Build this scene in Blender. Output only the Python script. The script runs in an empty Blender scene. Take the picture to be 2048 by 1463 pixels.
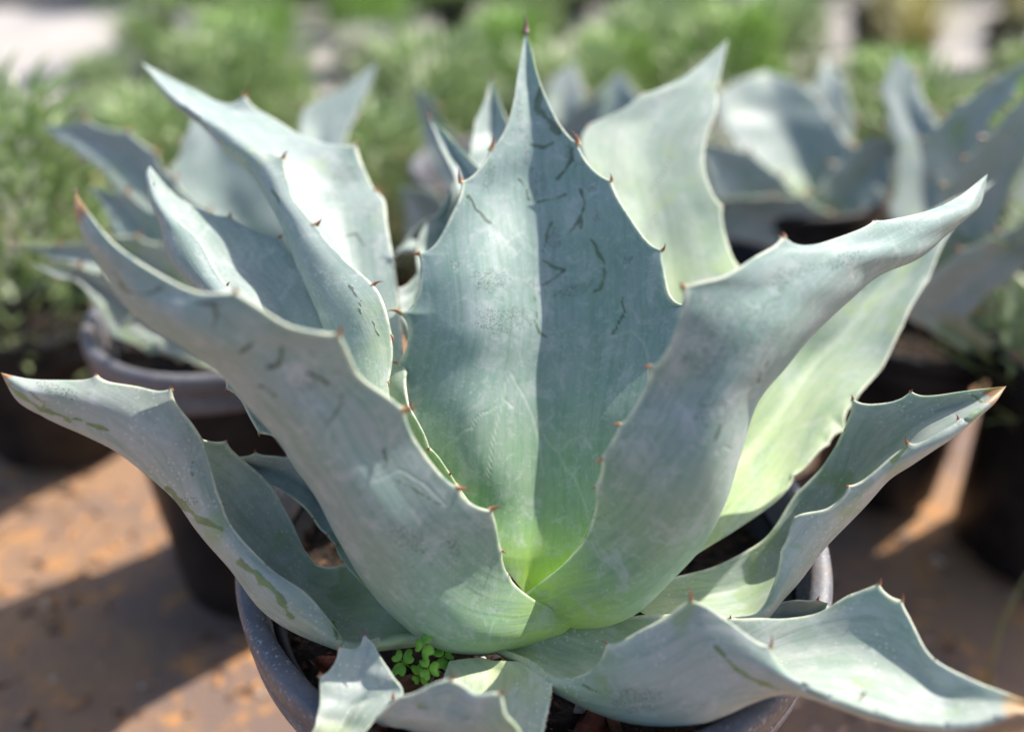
import bpy, bmesh, math, random
import numpy as np
from mathutils import Vector, noise

random.seed(7); np.random.seed(7)
rad = math.radians
scn = bpy.context.scene
C = scn.collection

# ------------------------------------------------------------------ camera
F_PX, PITCH = 1773.0, rad(32)
cam_d = bpy.data.cameras.new('camera'); cam = bpy.data.objects.new('camera', cam_d); C.objects.link(cam)
cam.location = (0, 0, 0.69); cam.rotation_euler = (math.pi/2 - PITCH, 0, 0)
cam_d.sensor_width = 36; cam_d.lens = 36*F_PX/2048
cam_d.clip_start = 0.02; cam_d.clip_end = 400
cam_d.dof.use_dof = True; cam_d.dof.focus_distance = 0.475; cam_d.dof.aperture_fstop = 1.95
scn.camera = cam

# ------------------------------------------------------------------ light

SUN_AZ, SUN_EL = rad(36), rad(50)          # azimuth from +X towards +Y
w = bpy.data.worlds.new('World'); scn.world = w; w.use_nodes = True
nt = w.node_tree; nt.nodes.clear()
sky = nt.nodes.new('ShaderNodeTexSky'); sky.sky_type = 'NISHITA'; sky.sun_disc = False
sky.sun_elevation = SUN_EL; sky.sun_rotation = math.pi/2 - SUN_AZ
sky.air_density = 1.0; sky.dust_density = 2.5
bg = nt.nodes.new('ShaderNodeBackground'); bg.inputs[1].default_value = 0.12
ow = nt.nodes.new('ShaderNodeOutputWorld')
nt.links.new(sky.outputs[0], bg.inputs[0]); nt.links.new(bg.outputs[0], ow.inputs[0])
sl = bpy.data.lights.new('sun', 'SUN'); sl.energy = 4.3; sl.angle = rad(0.53); sl.color = (1.0, 0.93, 0.82)
so = bpy.data.objects.new('sun', sl); C.objects.link(so)
sd = Vector((math.cos(SUN_EL)*math.cos(SUN_AZ), math.cos(SUN_EL)*math.sin(SUN_AZ), math.sin(SUN_EL)))
so.rotation_euler = sd.to_track_quat('Z', 'Y').to_euler(); so.location = sd*5
scn.view_settings.view_transform = 'Standard'; scn.view_settings.look = 'None'
scn.view_settings.exposure = 0.75; scn.view_settings.gamma = 1; scn.view_settings.use_curve_mapping = False
scn.cycles.max_bounces = 6; scn.cycles.diffuse_bounces = 4

# ------------------------------------------------------------------ places measured from the photograph, as points of the world
H = 0.69
FW = np.array([0, math.cos(PITCH), -math.sin(PITCH)]); UP = np.array([0, math.sin(PITCH), math.cos(PITCH)]); RT = np.array([1.0, 0, 0])
CP = np.array([0, 0, H])
def at(u, v, d):
    return CP + d*(FW + (u-1024)/F_PX*RT - (v-731.5)/F_PX*UP)
def px(P):
    q = P - CP; d = q@FW
    return np.stack([1024 + (q@RT)/d*F_PX, 731.5 - (q@UP)/d*F_PX], -1)
def on_plane(u, v, z):
    r = FW + (u-1024)/F_PX*RT - (v-731.5)/F_PX*UP
    return CP + r*((z-H)/r[2])
RIM_Z = H - 0.373

# ------------------------------------------------------------------ material helpers
class NT:
    def __init__(s, name):
        s.m = bpy.data.materials.new(name); s.m.use_nodes = True; s.t = s.m.node_tree; s.t.nodes.clear()
        s.out = s.n('ShaderNodeOutputMaterial'); s.p = s.n('ShaderNodeBsdfPrincipled'); s.l(s.p.outputs[0], s.out.inputs[0])
    def n(s, k, **kw):
        x = s.t.nodes.new(k)
        for a, b in kw.items(): setattr(x, a, b)
        return x
    def l(s, a, b): s.t.links.new(a, b)
    def put(s, v, i):
        if hasattr(v, 'is_linked') or hasattr(v, 'links'): s.l(v, i)
        else: i.default_value = v
    def math(s, op, a, b=0.0, c=None, clamp=False):
        x = s.n('ShaderNodeMath', operation=op, use_clamp=clamp); s.put(a, x.inputs[0]); s.put(b, x.inputs[1])
        if c is not None: s.put(c, x.inputs[2])
        return x.outputs[0]
    def mix(s, f, a, b, mode='MIX'):
        x = s.n('ShaderNodeMix', data_type='RGBA', blend_type=mode); s.put(f, x.inputs[0])
        s.put(a if not isinstance(a, tuple) else (*a, 1), x.inputs[6]); s.put(b if not isinstance(b, tuple) else (*b, 1), x.inputs[7])
        return x.outputs[2]
    def ramp(s, f, lo, hi):
        x = s.n('ShaderNodeMapRange', interpolation_type='SMOOTHSTEP'); s.put(f, x.inputs[0]); x.inputs[1].default_value = lo; x.inputs[2].default_value = hi
        return x.outputs[0]
    def noise(s, vec, scale, detail=3, rough=.55, dist=0):
        x = s.n('ShaderNodeTexNoise'); x.inputs['Scale'].default_value = scale; x.inputs['Detail'].default_value = detail
        x.inputs['Roughness'].default_value = rough; x.inputs['Distortion'].default_value = dist
        if vec is not None: s.l(vec, x.inputs['Vector'])
        return x.outputs[0]
    def voro(s, vec, scale, feat='F1'):
        x = s.n('ShaderNodeTexVoronoi', feature=feat); x.inputs['Scale'].default_value = scale; s.l(vec, x.inputs['Vector'])
        return x.outputs[0]
    def obj(s): return s.n('ShaderNodeTexCoord').outputs['Object']
    def mapv(s, vec, sc):
        x = s.n('ShaderNodeMapping'); s.l(vec, x.inputs[0]); x.inputs[3].default_value = sc; return x.outputs[0]
    def bump(s, h, strength, dist):
        x = s.n('ShaderNodeBump'); x.inputs['Strength'].default_value = strength; x.inputs['Distance'].default_value = dist
        s.l(h, x.inputs['Height']); s.l(x.outputs[0], s.p.inputs['Normal'])

def leaf_mat(name, tipc, basec, mottle, spots, old, green_to=.34):
    M = NT(name)
    uv = M.n('ShaderNodeUVMap', uv_map='leafuv'); sx = M.n('ShaderNodeSeparateXYZ'); M.l(uv.outputs[0], sx.inputs[0])
    t, s01 = sx.outputs[0], sx.outputs[1]
    um = M.n('ShaderNodeUVMap', uv_map='metric').outputs[0]
    at_ = M.n('ShaderNodeVertexColor', layer_name='paint'); sp = M.n('ShaderNodeSeparateColor'); M.l(at_.outputs[0], sp.inputs[0])
    mark, speck, ghost, dry = sp.outputs[0], sp.outputs[1], sp.outputs[2], at_.outputs[1]
    o = M.obj()
    n1 = M.noise(o, 14, 4, .6); n2 = M.noise(o, 70, 4, .65); n3 = M.noise(o, 420, 3, .7)
    streak = M.noise(M.mapv(um, (260, 9, 1)), 1, 3, .6)
    g = M.math('SUBTRACT', 1.0, M.ramp(M.math('ADD', s01, M.math('MULTIPLY', n1, .16)), .10, green_to+.14))
    col = M.mix(g, tipc, basec)
    # powdery bloom: thicker and thinner
    worn = M.ramp(M.math('ADD', M.math('MULTIPLY', n1, .5), M.math('MULTIPLY', n2, .5)), .40, .62)
    col = M.mix(M.math('MULTIPLY', worn, mottle), col, (.72, .92, .80), 'MULTIPLY')
    col = M.mix(M.math('MULTIPLY', M.ramp(n1, .5, .7), .5*mottle), col, (.46, .47, .52))
    col = M.mix(M.math('MULTIPLY', M.ramp(streak, .42, .68), .55), col, (.62, .80, .66), 'MULTIPLY')
    col = M.mix(M.math('MULTIPLY', M.ramp(n3, .5, .8), .18), col, (.50, .53, .50))
    col = M.mix(M.math('SUBTRACT', 1.0, M.ramp(M.math('ADD', s01, M.math('MULTIPLY', n1, .05)), .02, .17)), col, (.42, .62, .10) if old < .7 else (.42, .50, .28))
    d1 = M.noise(M.mapv(um, (95, 30, 1)), 1, 5, .7, .8)
    col = M.mix(M.math('MULTIPLY', M.ramp(d1, .48, .64), .36*mottle+.12), col, (.15, .25, .22))
    d2 = M.noise(o, 120, 4, .7, 1.0)
    col = M.mix(M.math('MULTIPLY', M.ramp(d2, .54, .68), .30), col, (.52, .56, .57))
    cl = M.ramp(M.noise(o, 55, 5, .72, .6), .50, .66)
    col = M.mix(M.math('MULTIPLY', cl, .30), col, (.56, .58, .60))
    fs = M.ramp(M.noise(M.mapv(um, (1500, 60, 1)), 1, 2, .6), .60, .72)
    col = M.mix(M.math('MULTIPLY', fs, .22), col, (.20, .30, .25))
    pit = M.math('MULTIPLY', M.math('SUBTRACT', 1.0, M.ramp(M.voro(o, 620), .07, .16)), M.ramp(M.noise(o, 30, 3), .50, .62))
    col = M.mix(M.math('MULTIPLY', pit, .55), col, (.12, .15, .11))
    # greenish rubbed patches on old leaves; elsewhere yellow-green paints sun glowing through
    gp = M.ramp(M.noise(o, 26, 3, .55), .56, .68)
    col = M.mix(M.math('MULTIPLY', gp, .5*min(1, old*1.3)), col, (.22, .33, .10) if old > .7 else (.40, .52, .22))
    # pale dried water spots
    v = M.voro(o, 330); sel = M.ramp(M.noise(o, 40, 2), .50, .60)
    ring = M.math('MULTIPLY', M.math('SUBTRACT', 1.0, M.ramp(v, .16, .30)), sel)
    col = M.mix(M.math('MULTIPLY', ring, spots), col, (.60, .62, .56))
    # scars, specks, bud imprints
    rag = M.math('ADD', M.math('MULTIPLY', mark, .62), M.math('MULTIPLY', M.noise(o, 520, 4, .75), .75))
    scar = M.math('MULTIPLY', M.ramp(rag, .58, .82), M.ramp(mark, .04, .2))
    col = M.mix(M.math('MULTIPLY', scar, .8), col, M.mix(M.ramp(n2, .42, .58), (.09, .15, .08) if old < .7 else (.16, .25, .05), (.06, .08, .065) if old < .7 else (.11, .17, .05)))
    sv = M.math('SUBTRACT', 1.0, M.ramp(M.voro(o, 1100), .25, .5))
    sdn = M.ramp(M.math('ADD', M.noise(o, 170, 4, .7), M.math('MULTIPLY', speck, .38)), .60, .72)
    col = M.mix(M.math('MULTIPLY', M.math('MULTIPLY', M.math('MULTIPLY', sv, sdn), M.ramp(speck, .02, .3)), .9), col, (.06, .09, .075))
    col = M.mix(M.math('MULTIPLY', ghost, .24), col, (.58, .64, .58))
    # margin: thin pale to brownish line
    ed = M.math('ABSOLUTE', M.math('SUBTRACT', M.math('MULTIPLY', t, 2), 1))
    me = M.ramp(ed, .965, .995)
    col = M.mix(M.math('MULTIPLY', M.math('MULTIPLY', me, M.ramp(n2, .35, .6)), .75), col, (.66, .66, .54))
    # dried tip
    dc = M.mix(M.ramp(n2, .4, .6), (.36, .19, .09), (.50, .36, .22))
    col = M.mix(dry, col, dc)
    M.l(col, M.p.inputs['Base Color'])
    M.p.inputs['Roughness'].default_value = .52
    M.p.inputs['Specular IOR Level'].default_value = .35
    M.p.inputs['Sheen Weight'].default_value = .12; M.p.inputs['Sheen Roughness'].default_value = .6
    M.p.inputs['Subsurface Weight'].default_value = .22
    M.p.inputs['Subsurface Radius'].default_value = (.6, 1.0, .35); M.p.inputs['Subsurface Scale'].default_value = .004
    h = M.math('ADD', M.math('MULTIPLY', n3, .25), M.math('MULTIPLY', n2, .9))
    h = M.math('ADD', h, M.math('MULTIPLY', streak, .7))
    h = M.math('ADD', h, M.math('MULTIPLY', ghost, .8))
    h = M.math('SUBTRACT', h, M.math('MULTIPLY', scar, .9))
    M.bump(h, .5, .0006)
    return M.m

MAT = {}
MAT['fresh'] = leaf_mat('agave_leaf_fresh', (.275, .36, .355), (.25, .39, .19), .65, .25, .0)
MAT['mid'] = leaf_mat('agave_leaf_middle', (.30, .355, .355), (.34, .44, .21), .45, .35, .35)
MAT['sunny'] = leaf_mat('agave_leaf_sunlit_tint', (.38, .44, .40), (.44, .53, .26), .5, .35, .6, .75)  # paler yellow-green tint puts sunlight glowing through the leaf into its colour
MAT['old'] = leaf_mat('agave_leaf_old', (.39, .42, .405), (.43, .48, .27), .6, .6, .8)

def simple(name, col, rough=.6, var=None, scale=30, bump=0, bscale=200, bdist=.001, spec=.4):
    M = NT(name); o = M.obj()
    if var is not None:
        c = M.mix(M.ramp(M.noise(o, scale, 5, .6), .35, .65), col, var); M.l(c, M.p.inputs['Base Color'])
    else: M.p.inputs['Base Color'].default_value = (*col, 1)
    M.p.inputs['Roughness'].default_value = rough; M.p.inputs['Specular IOR Level'].default_value = spec
    if bump: M.bump(M.noise(o, bscale, 4, .6), bump, bdist)
    return M.m

def spine_mat(c0, c1, c2):
    M = NT('spine'); uv = M.n('ShaderNodeUVMap', uv_map='leafuv'); sx = M.n('ShaderNodeSeparateXYZ'); M.l(uv.outputs[0], sx.inputs[0])
    k = sx.outputs[1]
    c = M.mix(M.ramp(k, 0, .35), c0, c1); c = M.mix(M.ramp(k, .55, 1), c, c2)
    M.l(c, M.p.inputs['Base Color']); M.p.inputs['Roughness'].default_value = .35
    M.p.inputs['Subsurface Weight'].default_value = .2; M.p.inputs['Subsurface Scale'].default_value = .001
    return M.m
MAT['spine'] = spine_mat((.42, .32, .14), (.30, .11, .06), (.10, .035, .03))
MAT['spine_dark'] = spine_mat((.22, .13, .11), (.12, .06, .055), (.05, .035, .035))

# ------------------------------------------------------------------ object helpers
def link(o, parent=None):
    C.objects.link(o)
    if parent is not None: o.parent = parent
    return o
def tag(o, label=None, cat=None, group=None, kind=None):
    if label: o['label'] = label
    if cat: o['category'] = cat
    if group: o['group'] = group
    if kind: o['kind'] = kind
    return o
def empty(name, loc, label, cat, group=None):
    o = bpy.data.objects.new(name, None); o.location = loc; o.empty_display_size = .02; C.objects.link(o)
    return tag(o, label, cat, group)
def mesh_obj(name, V, Fc, mat, parent=None, origin=None, smooth=True, uv=None, uv2=None, paint=None):
    V = np.asarray(V, float)
    if origin is not None: V = V - np.asarray(origin)
    me = bpy.data.meshes.new(name); me.from_pydata(V.tolist(), [], [tuple(f) for f in Fc])
    if smooth: me.polygons.foreach_set('use_smooth', [True]*len(me.polygons))
    if uv is not None:
        idx = np.empty(len(me.loops), int); me.loops.foreach_get('vertex_index', idx)
        l = me.uv_layers.new(name='leafuv'); l.data.foreach_set('uv', np.asarray(uv)[idx].ravel())
        if uv2 is not None:
            l = me.uv_layers.new(name='metric'); l.data.foreach_set('uv', np.asarray(uv2)[idx].ravel())
    if paint is not None:
        a = me.color_attributes.new('paint', 'FLOAT_COLOR', 'POINT'); a.data.foreach_set('color', np.asarray(paint).ravel())
    if mat: me.materials.append(mat)
    me.update()
    return link(bpy.data.objects.new(name, me), parent)

# ------------------------------------------------------------------ leaf builder
def hermite(K, tt, x):
    """K: n x ... control values at knots tt, evaluated at x (non uniform Catmull-Rom)."""
    K = np.asarray(K, float); n = len(K)
    h = np.diff(tt); sl_ = np.diff(K, axis=0)/h.reshape(-1, *([1]*(K.ndim-1)))
    m = np.empty_like(K); m[0] = sl_[0]; m[-1] = sl_[-1]
    for i in range(1, n-1): m[i] = (h[i]*sl_[i-1] + h[i-1]*sl_[i])/(h[i]+h[i-1])
    i = np.clip(np.searchsorted(tt, x, 'right')-1, 0, n-2)
    sh = (-1,)+(1,)*(K.ndim-1)
    u = ((x-tt[i])/h[i]).reshape(sh); hi = h[i].reshape(sh)
    return ((2*u**3-3*u**2+1)*K[i] + (u**3-2*u**2+u)*hi*m[i] + (-2*u**3+3*u**2)*K[i+1] + (u**3-u**2)*hi*m[i+1])

def L(a, b, t): return (a[0]+(b[0]-a[0])*t, a[1]+(b[1]-a[1])*t)
def IN(A, D, dA, dD=None, tr=.03, K=None, w=.58):
    dD = dA if dD is None else dD; K = K or L(A, D, .5); dK = (dA+dD)/2+tr
    return [at(*A, dA), at(*L(A, K, .5), dA*(1-w)+dK*w), at(*K, dK), at(*L(K, D, .5), dD*.42+dK*.58), at(*D, dD)]
def OUT(A, S, dA, dS=None, bulge=.02, back=.07):
    dS = dA if dS is None else dS; dA = dA-bulge*.75
    return [at(*A, dA), at(*L(A, S, .36), dA*.64+dS*.36-bulge*.45), at(*L(A, S, .74), dA*.26+dS*.74-bulge*.9), at(*S, dS+.008), at(*L(A, S, .55), dS+back)]
def BOTH(A, S, D, dA, dS, dD, dip=.025, bulge=.006):
    return [at(*A, dA), at(*L(A, S, .5), (dA+dS)/2+dip), at(*S, dS), at(*L(S, D, .5), (dS+dD)/2-bulge), at(*D, dD)]
def TIP(u, v, d): return [at(u, v, d)]*5

def seg_dist(P, poly):
    best = np.full(len(P), 1e9)
    for a, b in zip(poly[:-1], poly[1:]):
        a = np.array(a, float); b = np.array(b, float); ab = b-a
        t = np.clip(((P-a)@ab)/(ab@ab), 0, 1); best = np.minimum(best, np.linalg.norm(P-(a+t[:, None]*ab), axis=1))
    return best

def make_spine(parent, origin, base, tipv, r, hook, mat=None):
    """curved claw from base to tip"""
    base = np.array(base); d = np.array(tipv)-base; ln = np.linalg.norm(d); d = d/ln
    a = np.cross(d, FW); a /= np.linalg.norm(a)+1e-9; b = np.cross(d, a)
    ns, nr = 8, 7; V = []; U = []
    for k in range(nr):
        f = k/(nr-1); c = base - d*ln*.12 + d*ln*1.12*f + a*hook*ln*(f*f-f)
        rr = r*(1-f)**1.05*(1+.5*(1-f)**3) + .00007
        for j in range(ns):
            th = 2*math.pi*j/ns; V.append(c + rr*(math.cos(th)*a*1.0 + math.sin(th)*b*.75)); U.append((j/ns, f))
    Fc = [(k*ns+j, k*ns+(j+1) % ns, (k+1)*ns+(j+1) % ns, (k+1)*ns+j) for k in range(nr-1) for j in range(ns)]
    Fc.append(tuple(range((nr-1)*ns, nr*ns)))
    return mesh_obj('spine', V, Fc, mat or MAT['spine'], parent, origin, uv=U)

def leaf(parent, origin, st, mat='fresh', rows=170, cols=40, thick=.0045, tA=(), tD=(), wid=15, marks=(), specks=(), ghosts=(), dry=0, dryc=None,
         auto=None, wave=.0012, lean=0, soft=0, label=None, spines=True, end_spine=None, pucker=0.0):
    """st: stations from base to tip, each 5 world points across the leaf. tA, tD: margin teeth (u, v, du, dv, radius_px)."""
    rng = random.Random(int(abs(st[0][0][0])*1e5)+len(st))
    K = np.array(st)
    if lean:
        q_ = K-CP; d_ = q_@FW; v_ = 731.5-(q_@UP)/d_*F_PX; K = CP + q_*((d_+lean*(1200-v_)/1000)/d_)[..., None]
    cen = K.mean(1); tt = np.concatenate([[0], np.cumsum(np.linalg.norm(np.diff(cen, axis=0), axis=1)+1e-4)])
    x = np.linspace(0, tt[-1], rows); R = hermite(K, tt, x)              # rows x 5 x 3
    G = np.empty((rows, cols+1, 3)); tcol = .5-.5*np.cos(np.linspace(0, math.pi, cols+1)); tcol = .45*tcol+.55*np.linspace(0, 1, cols+1)
    for i in range(rows):
        ch = np.linalg.norm(np.diff(R[i], axis=0), axis=1)**.6+1e-4; q = np.concatenate([[0], np.cumsum(ch)]); q /= q[-1]
        G[i] = hermite(R[i], q, tcol)
    for _ in range(soft): G[:, 1:-1] = (G[:, :-2]+2*G[:, 1:-1]+G[:, 2:])/4
    width = np.linalg.norm(np.diff(G, axis=1), axis=2).sum(1)
    s01 = x/x[-1]
    # slow undulation of the blade
    ii, jj = np.meshgrid(np.arange(rows), np.arange(cols+1), indexing='ij')
    dS = np.gradient(G, axis=0); dT = np.gradient(G, axis=1); N = np.cross(dS, dT); N /= np.linalg.norm(N, axis=2, keepdims=True)+1e-12
    ph = rng.random()*6
    wv = np.sin(s01[:, None]*19+ph+tcol[None]*3)*np.sin(tcol[None]*7+ph)*.6+np.sin(s01[:, None]*33+ph*2-tcol[None]*5)*.35
    amp = wave*np.minimum(1, width/.05)[:, None]*np.minimum(1, s01*8)[:, None]
    G = G + N*(wv*amp)[..., None]
    # teeth pull the margin outwards
    jobs = []
    for side, T in ((0, tA), (cols, tD)):
        E = G[:, side].copy(); pe = px(E); arc = np.concatenate([[0], np.cumsum(np.linalg.norm(np.diff(pe, axis=0), axis=1))])
        T = [tuple(q) + (0,)*(5-len(q)) for q in T]
        if auto and (auto == 'both' or (auto == 'A') == (side == 0)) and not T:
            a = 30+rng.random()*30
            while a < arc[-1]-40:
                k = int(np.argmin(abs(arc-a))); inn = pe[k]-px(G[k, cols//2][None])[0]; inn /= np.linalg.norm(inn)+1e-6
                h = 9+rng.random()*6; T.append((pe[k][0]+inn[0]*h, pe[k][1]+inn[1]*h, inn[0]*8+rng.uniform(-3, 3), inn[1]*8-4, 0)); a += 45+rng.random()*50
        for (u, v, du, dv, rp) in T:
            k = int(np.argmin(np.linalg.norm(pe-np.array([u, v]), axis=1))); d = (E[k]-CP)@FW
            tp = at(u, v, d); delta = tp-E[k]
            wrow = np.exp(-(np.abs(arc-arc[k])/wid)**1.0)*(1-s01**12)
            tc = tcol if side == 0 else 1-tcol; wcol = np.clip(1-tc/.10, 0, 1)**2
            G += (wrow[:, None]*wcol[None])[..., None]*delta
            jobs.append((k, side, du, dv, rp))
    # two skins with thickness
    dS = np.gradient(G, axis=0); dT = np.gradient(G, axis=1); N = np.cross(dS, dT); nn = np.linalg.norm(N, axis=2, keepdims=True); N /= nn+1e-12
    N[-1] = N[-2]
    e = 1-np.abs(2*tcol-1)**3
    th = (1.2*thick*e[None]*(1.25-.75*s01)[:, None] + .0015)*np.minimum(1, .06+width/.05)[:, None]*.5
    top = G + N*th[..., None]; bot = G - N*th[..., None]
    nC = cols+1; V = np.concatenate([top.reshape(-1, 3), bot.reshape(-1, 3)])
    # rounded margins
    eo = []
    for side, nb in ((0, 1), (cols, cols-1)):
        o_ = G[:, side]-G[:, nb]; o_ /= np.linalg.norm(o_, axis=1, keepdims=True)+1e-12
        eo.append(G[:, side]+o_*(th[:, side]*.9)[:, None])
    V = np.concatenate([V, eo[0], eo[1]])
    n1 = rows*nC; a0 = 2*n1; a1 = a0+rows
    i = np.arange(rows-1)[:, None]; j = np.arange(cols)[None]
    q = (i*nC+j); ft = np.stack([q, q+1, q+nC+1, q+nC], -1).reshape(-1, 4); fb = ft[:, ::-1]+n1
    r = np.arange(rows-1)
    e1 = np.stack([a0+r, r*nC, (r+1)*nC, a0+r+1], -1); e2 = np.stack([n1+r*nC, a0+r, a0+r+1, n1+(r+1)*nC], -1)
    e3 = np.stack([r*nC+cols, a1+r, a1+r+1, (r+1)*nC+cols], -1); e4 = np.stack([a1+r, n1+r*nC+cols, n1+(r+1)*nC+cols, a1+r+1], -1)
    Fc = np.concatenate([ft, fb, e1, e2, e3, e4]).tolist()
    tu = np.tile(tcol, rows); su = np.repeat(s01, nC)
    tm = ((tcol[None]-.5)*width[:, None]).ravel(); sm = np.repeat(x, nC)
    U1 = np.stack([tu, su], -1); U1 = np.concatenate([U1, U1, np.stack([np.zeros(rows), s01], -1), np.stack([np.ones(rows), s01], -1)])
    U2 = np.stack([tm, sm], -1); U2 = np.concatenate([U2, U2, np.stack([-width/2, x], -1), np.stack([width/2, x], -1)])
    pp = px(V); paint = np.zeros((len(V), 4)); pj = pp + np.stack([3.0*np.sin(pp[:, 1]*.083+ph)+1.6*np.sin(pp[:, 1]*.19+pp[:, 0]*.11), 3.0*np.sin(pp[:, 0]*.071+ph)+1.4*np.sin(pp[:, 0]*.17+pp[:, 1]*.09)], -1)
    wj = 1+.4*np.sin(pp[:, 0]*.09+pp[:, 1]*.07+ph)+.25*np.sin(pp[:, 1]*.2)
    for poly, wd in marks:
        paint[:, 0] = np.maximum(paint[:, 0], np.clip(1.4-seg_dist((pj+pp)/2, poly)/(wd*1.35*wj), 0, 1))
    for (u, v, ru, rv, *rest) in specks:
        ang = rad(rest[0]) if rest else 0; q_ = pp-np.array([u, v]); c_, s_ = math.cos(ang), math.sin(ang)
        a_ = (q_[:, 0]*c_+q_[:, 1]*s_)/ru; b_ = (-q_[:, 0]*s_+q_[:, 1]*c_)/rv
        paint[:, 1] = np.maximum(paint[:, 1], np.clip(1.3-np.sqrt(a_*a_+b_*b_), 0, 1))
    for poly in ghosts:
        paint[:, 2] = np.maximum(paint[:, 2], np.clip(1.3-seg_dist(pp, poly)/3.3, 0, 1))
    if dry:
        if dryc is None: sv = np.concatenate([su, su, s01, s01]); paint[:, 3] = np.clip((sv-(1-dry))/(dry*.35), 0, 1)
        else:
            dd = np.linalg.norm(pp-np.array(dryc), axis=1)+7*np.sin(pp[:, 1]*.35)+4*np.sin(pp[:, 0]*.5); paint[:, 3] = np.clip((dry-dd)/7, 0, 1)
    ob = mesh_obj('leaf', V, Fc, MAT[mat] if isinstance(mat, str) else mat, parent, origin, uv=U1, uv2=U2, paint=paint)
    if label: ob['label'] = label
    if spines:
        for (k, side, du, dv, rp) in jobs:
            b = G[k, side]; d = (b-CP)@FW; p = px(b[None])[0]
            if du == 0 and dv == 0: continue
            sz = math.hypot(du, dv); kk = rng.uniform(1.05, 1.45); du *= kk; dv *= kk; r = (rp or min(5.0, 2.2+sz*.12))*d/F_PX*rng.uniform(1.15, 1.5)
            make_spine(ob, origin, b, at(p[0]+du, p[1]+dv, d-.0015), r, rng.choice((-1, 1))*(.35+.4*rng.random()))
        if end_spine:
            du, dv, rp = end_spine; b = G[-1, cols//2]; d = (b-CP)@FW; p = px(b[None])[0]
            make_spine(ob, origin, b, at(p[0]+du, p[1]+dv, d), rp*d/F_PX, .15, MAT['spine_dark'])
    return ob


# ------------------------------------------------------------------ ground
def ground_mat():
    M = NT('nursery_ground'); o = M.obj()
    n = M.noise(o, 5, 5, .6); m = M.noise(o, 22, 5, .65); f = M.noise(o, 160, 4, .7)
    c = M.mix(M.ramp(n, .38, .62), (.36, .215, .125), (.215, .15, .125))
    c = M.mix(M.ramp(m, .52, .66), c, (.52, .26, .10)); c = M.mix(M.ramp(f, .55, .9), c, (.26, .17, .12))
    M.l(c, M.p.inputs['Base Color']); M.p.inputs['Roughness'].default_value = .9
    M.bump(M.math('ADD', M.math('MULTIPLY', m, .6), f), .5, .006)
    return M.m
bm = bmesh.new()
nx, ny = 110, 110; gv = []
for j in range(ny+1):
    for i in range(nx+1):
        x = -3+6*i/nx; y = -1.0+6.5*j/ny
        edge = 1 if (0 < i < nx and 0 < j < ny) else 0
        gv.append(bm.verts.new((x, y, edge*.012*noise.noise(Vector((x*4, y*4, 0)))+edge*.006*noise.noise(Vector((x*15, y*15, 3))))))
for j in range(ny):
    for i in range(nx):
        a = j*(nx+1)+i; bm.faces.new((gv[a], gv[a+1], gv[a+nx+2], gv[a+nx+1]))
# skirts out to the horizon
big = [bm.verts.new(p) for p in ((-150, -150, 0), (150, -150, 0), (150, 250, 0), (-150, 250, 0))]
c4 = [gv[0], gv[nx], gv[(nx+1)*(ny+1)-1], gv[(nx+1)*ny]]
bottom = gv[0:nx+1]; right = [gv[j*(nx+1)+nx] for j in range(ny+1)]; top_ = gv[(nx+1)*ny:][::-1]; left_ = [gv[j*(nx+1)] for j in range(ny, -1, -1)]
for strip, (p, q) in zip((bottom, right, top_, left_), ((0, 1), (1, 2), (2, 3), (3, 0))):
    bm.faces.new([big[p]]+[big[q]]+strip[::-1])
me = bpy.data.meshes.new('ground'); bm.to_mesh(me); bm.free(); me.materials.append(ground_mat())
for p_ in me.polygons: p_.use_smooth = True
ground = link(bpy.data.objects.new('ground', me)); tag(ground, kind='structure')

def slab(name, x0, x1, y0, y1, z0, z1, mat):
    V = [(x, y, z) for z in (z0, z1) for x, y in ((x0, y0), (x1, y0), (x1, y1), (x0, y1))]
    Fc = [(0, 3, 2, 1), (4, 5, 6, 7)]+[(i, (i+1) % 4, 4+(i+1) % 4, 4+i) for i in range(4)]
    o = mesh_obj(name, V, Fc, mat, smooth=False); tag(o, kind='structure'); return o
slab('path', -9, 9, 2.2, 3.7, -.05, .03, simple('pale_concrete', (.46, .43, .41), .85, (.38, .36, .35), 3, .3, 60, .002))
slab('ground_far', -9, 9, 3.71, 30, -.05, .022, simple('dark_ground_cloth', (.035, .035, .04), .8, (.06, .055, .05), 6, .3, 60, .003))

# ------------------------------------------------------------------ pots
MAT['pot'] = simple('black_plastic_pot', (.011, .011, .014), .5, (.026, .025, .027), 26, .35, 300, .0006, .2)
def rim_mat():
    M = NT('pot_rim_dusty'); o = M.obj()
    n = M.noise(M.mapv(o, (1, 1, 3)), 60, 5, .7); n2 = M.noise(o, 400, 3, .7)
    c = M.mix(M.ramp(n, .35, .65), (.105, .11, .135), (.155, .16, .185)); c = M.mix(M.math('MULTIPLY', M.ramp(n2, .54, .70), M.math('ADD', .25, M.ramp(M.noise(M.mapv(o, (1, 1, 6)), 28, 3), .45, .6))), c, (.45, .44, .42)); c = M.mix(M.math('MULTIPLY', M.ramp(M.noise(o, 18, 4, .7), .55, .65), .5), c, (.24, .19, .16))
    M.l(c, M.p.inputs['Base Color']); M.p.inputs['Roughness'].default_value = .5; M.bump(n2, .35, .0006); return M.m
MAT['rim'] = rim_mat()
MAT['soil'] = simple('potting_soil', (.012, .009, .008), .95, (.05, .032, .022), 90, .9, 300, .004)

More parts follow.
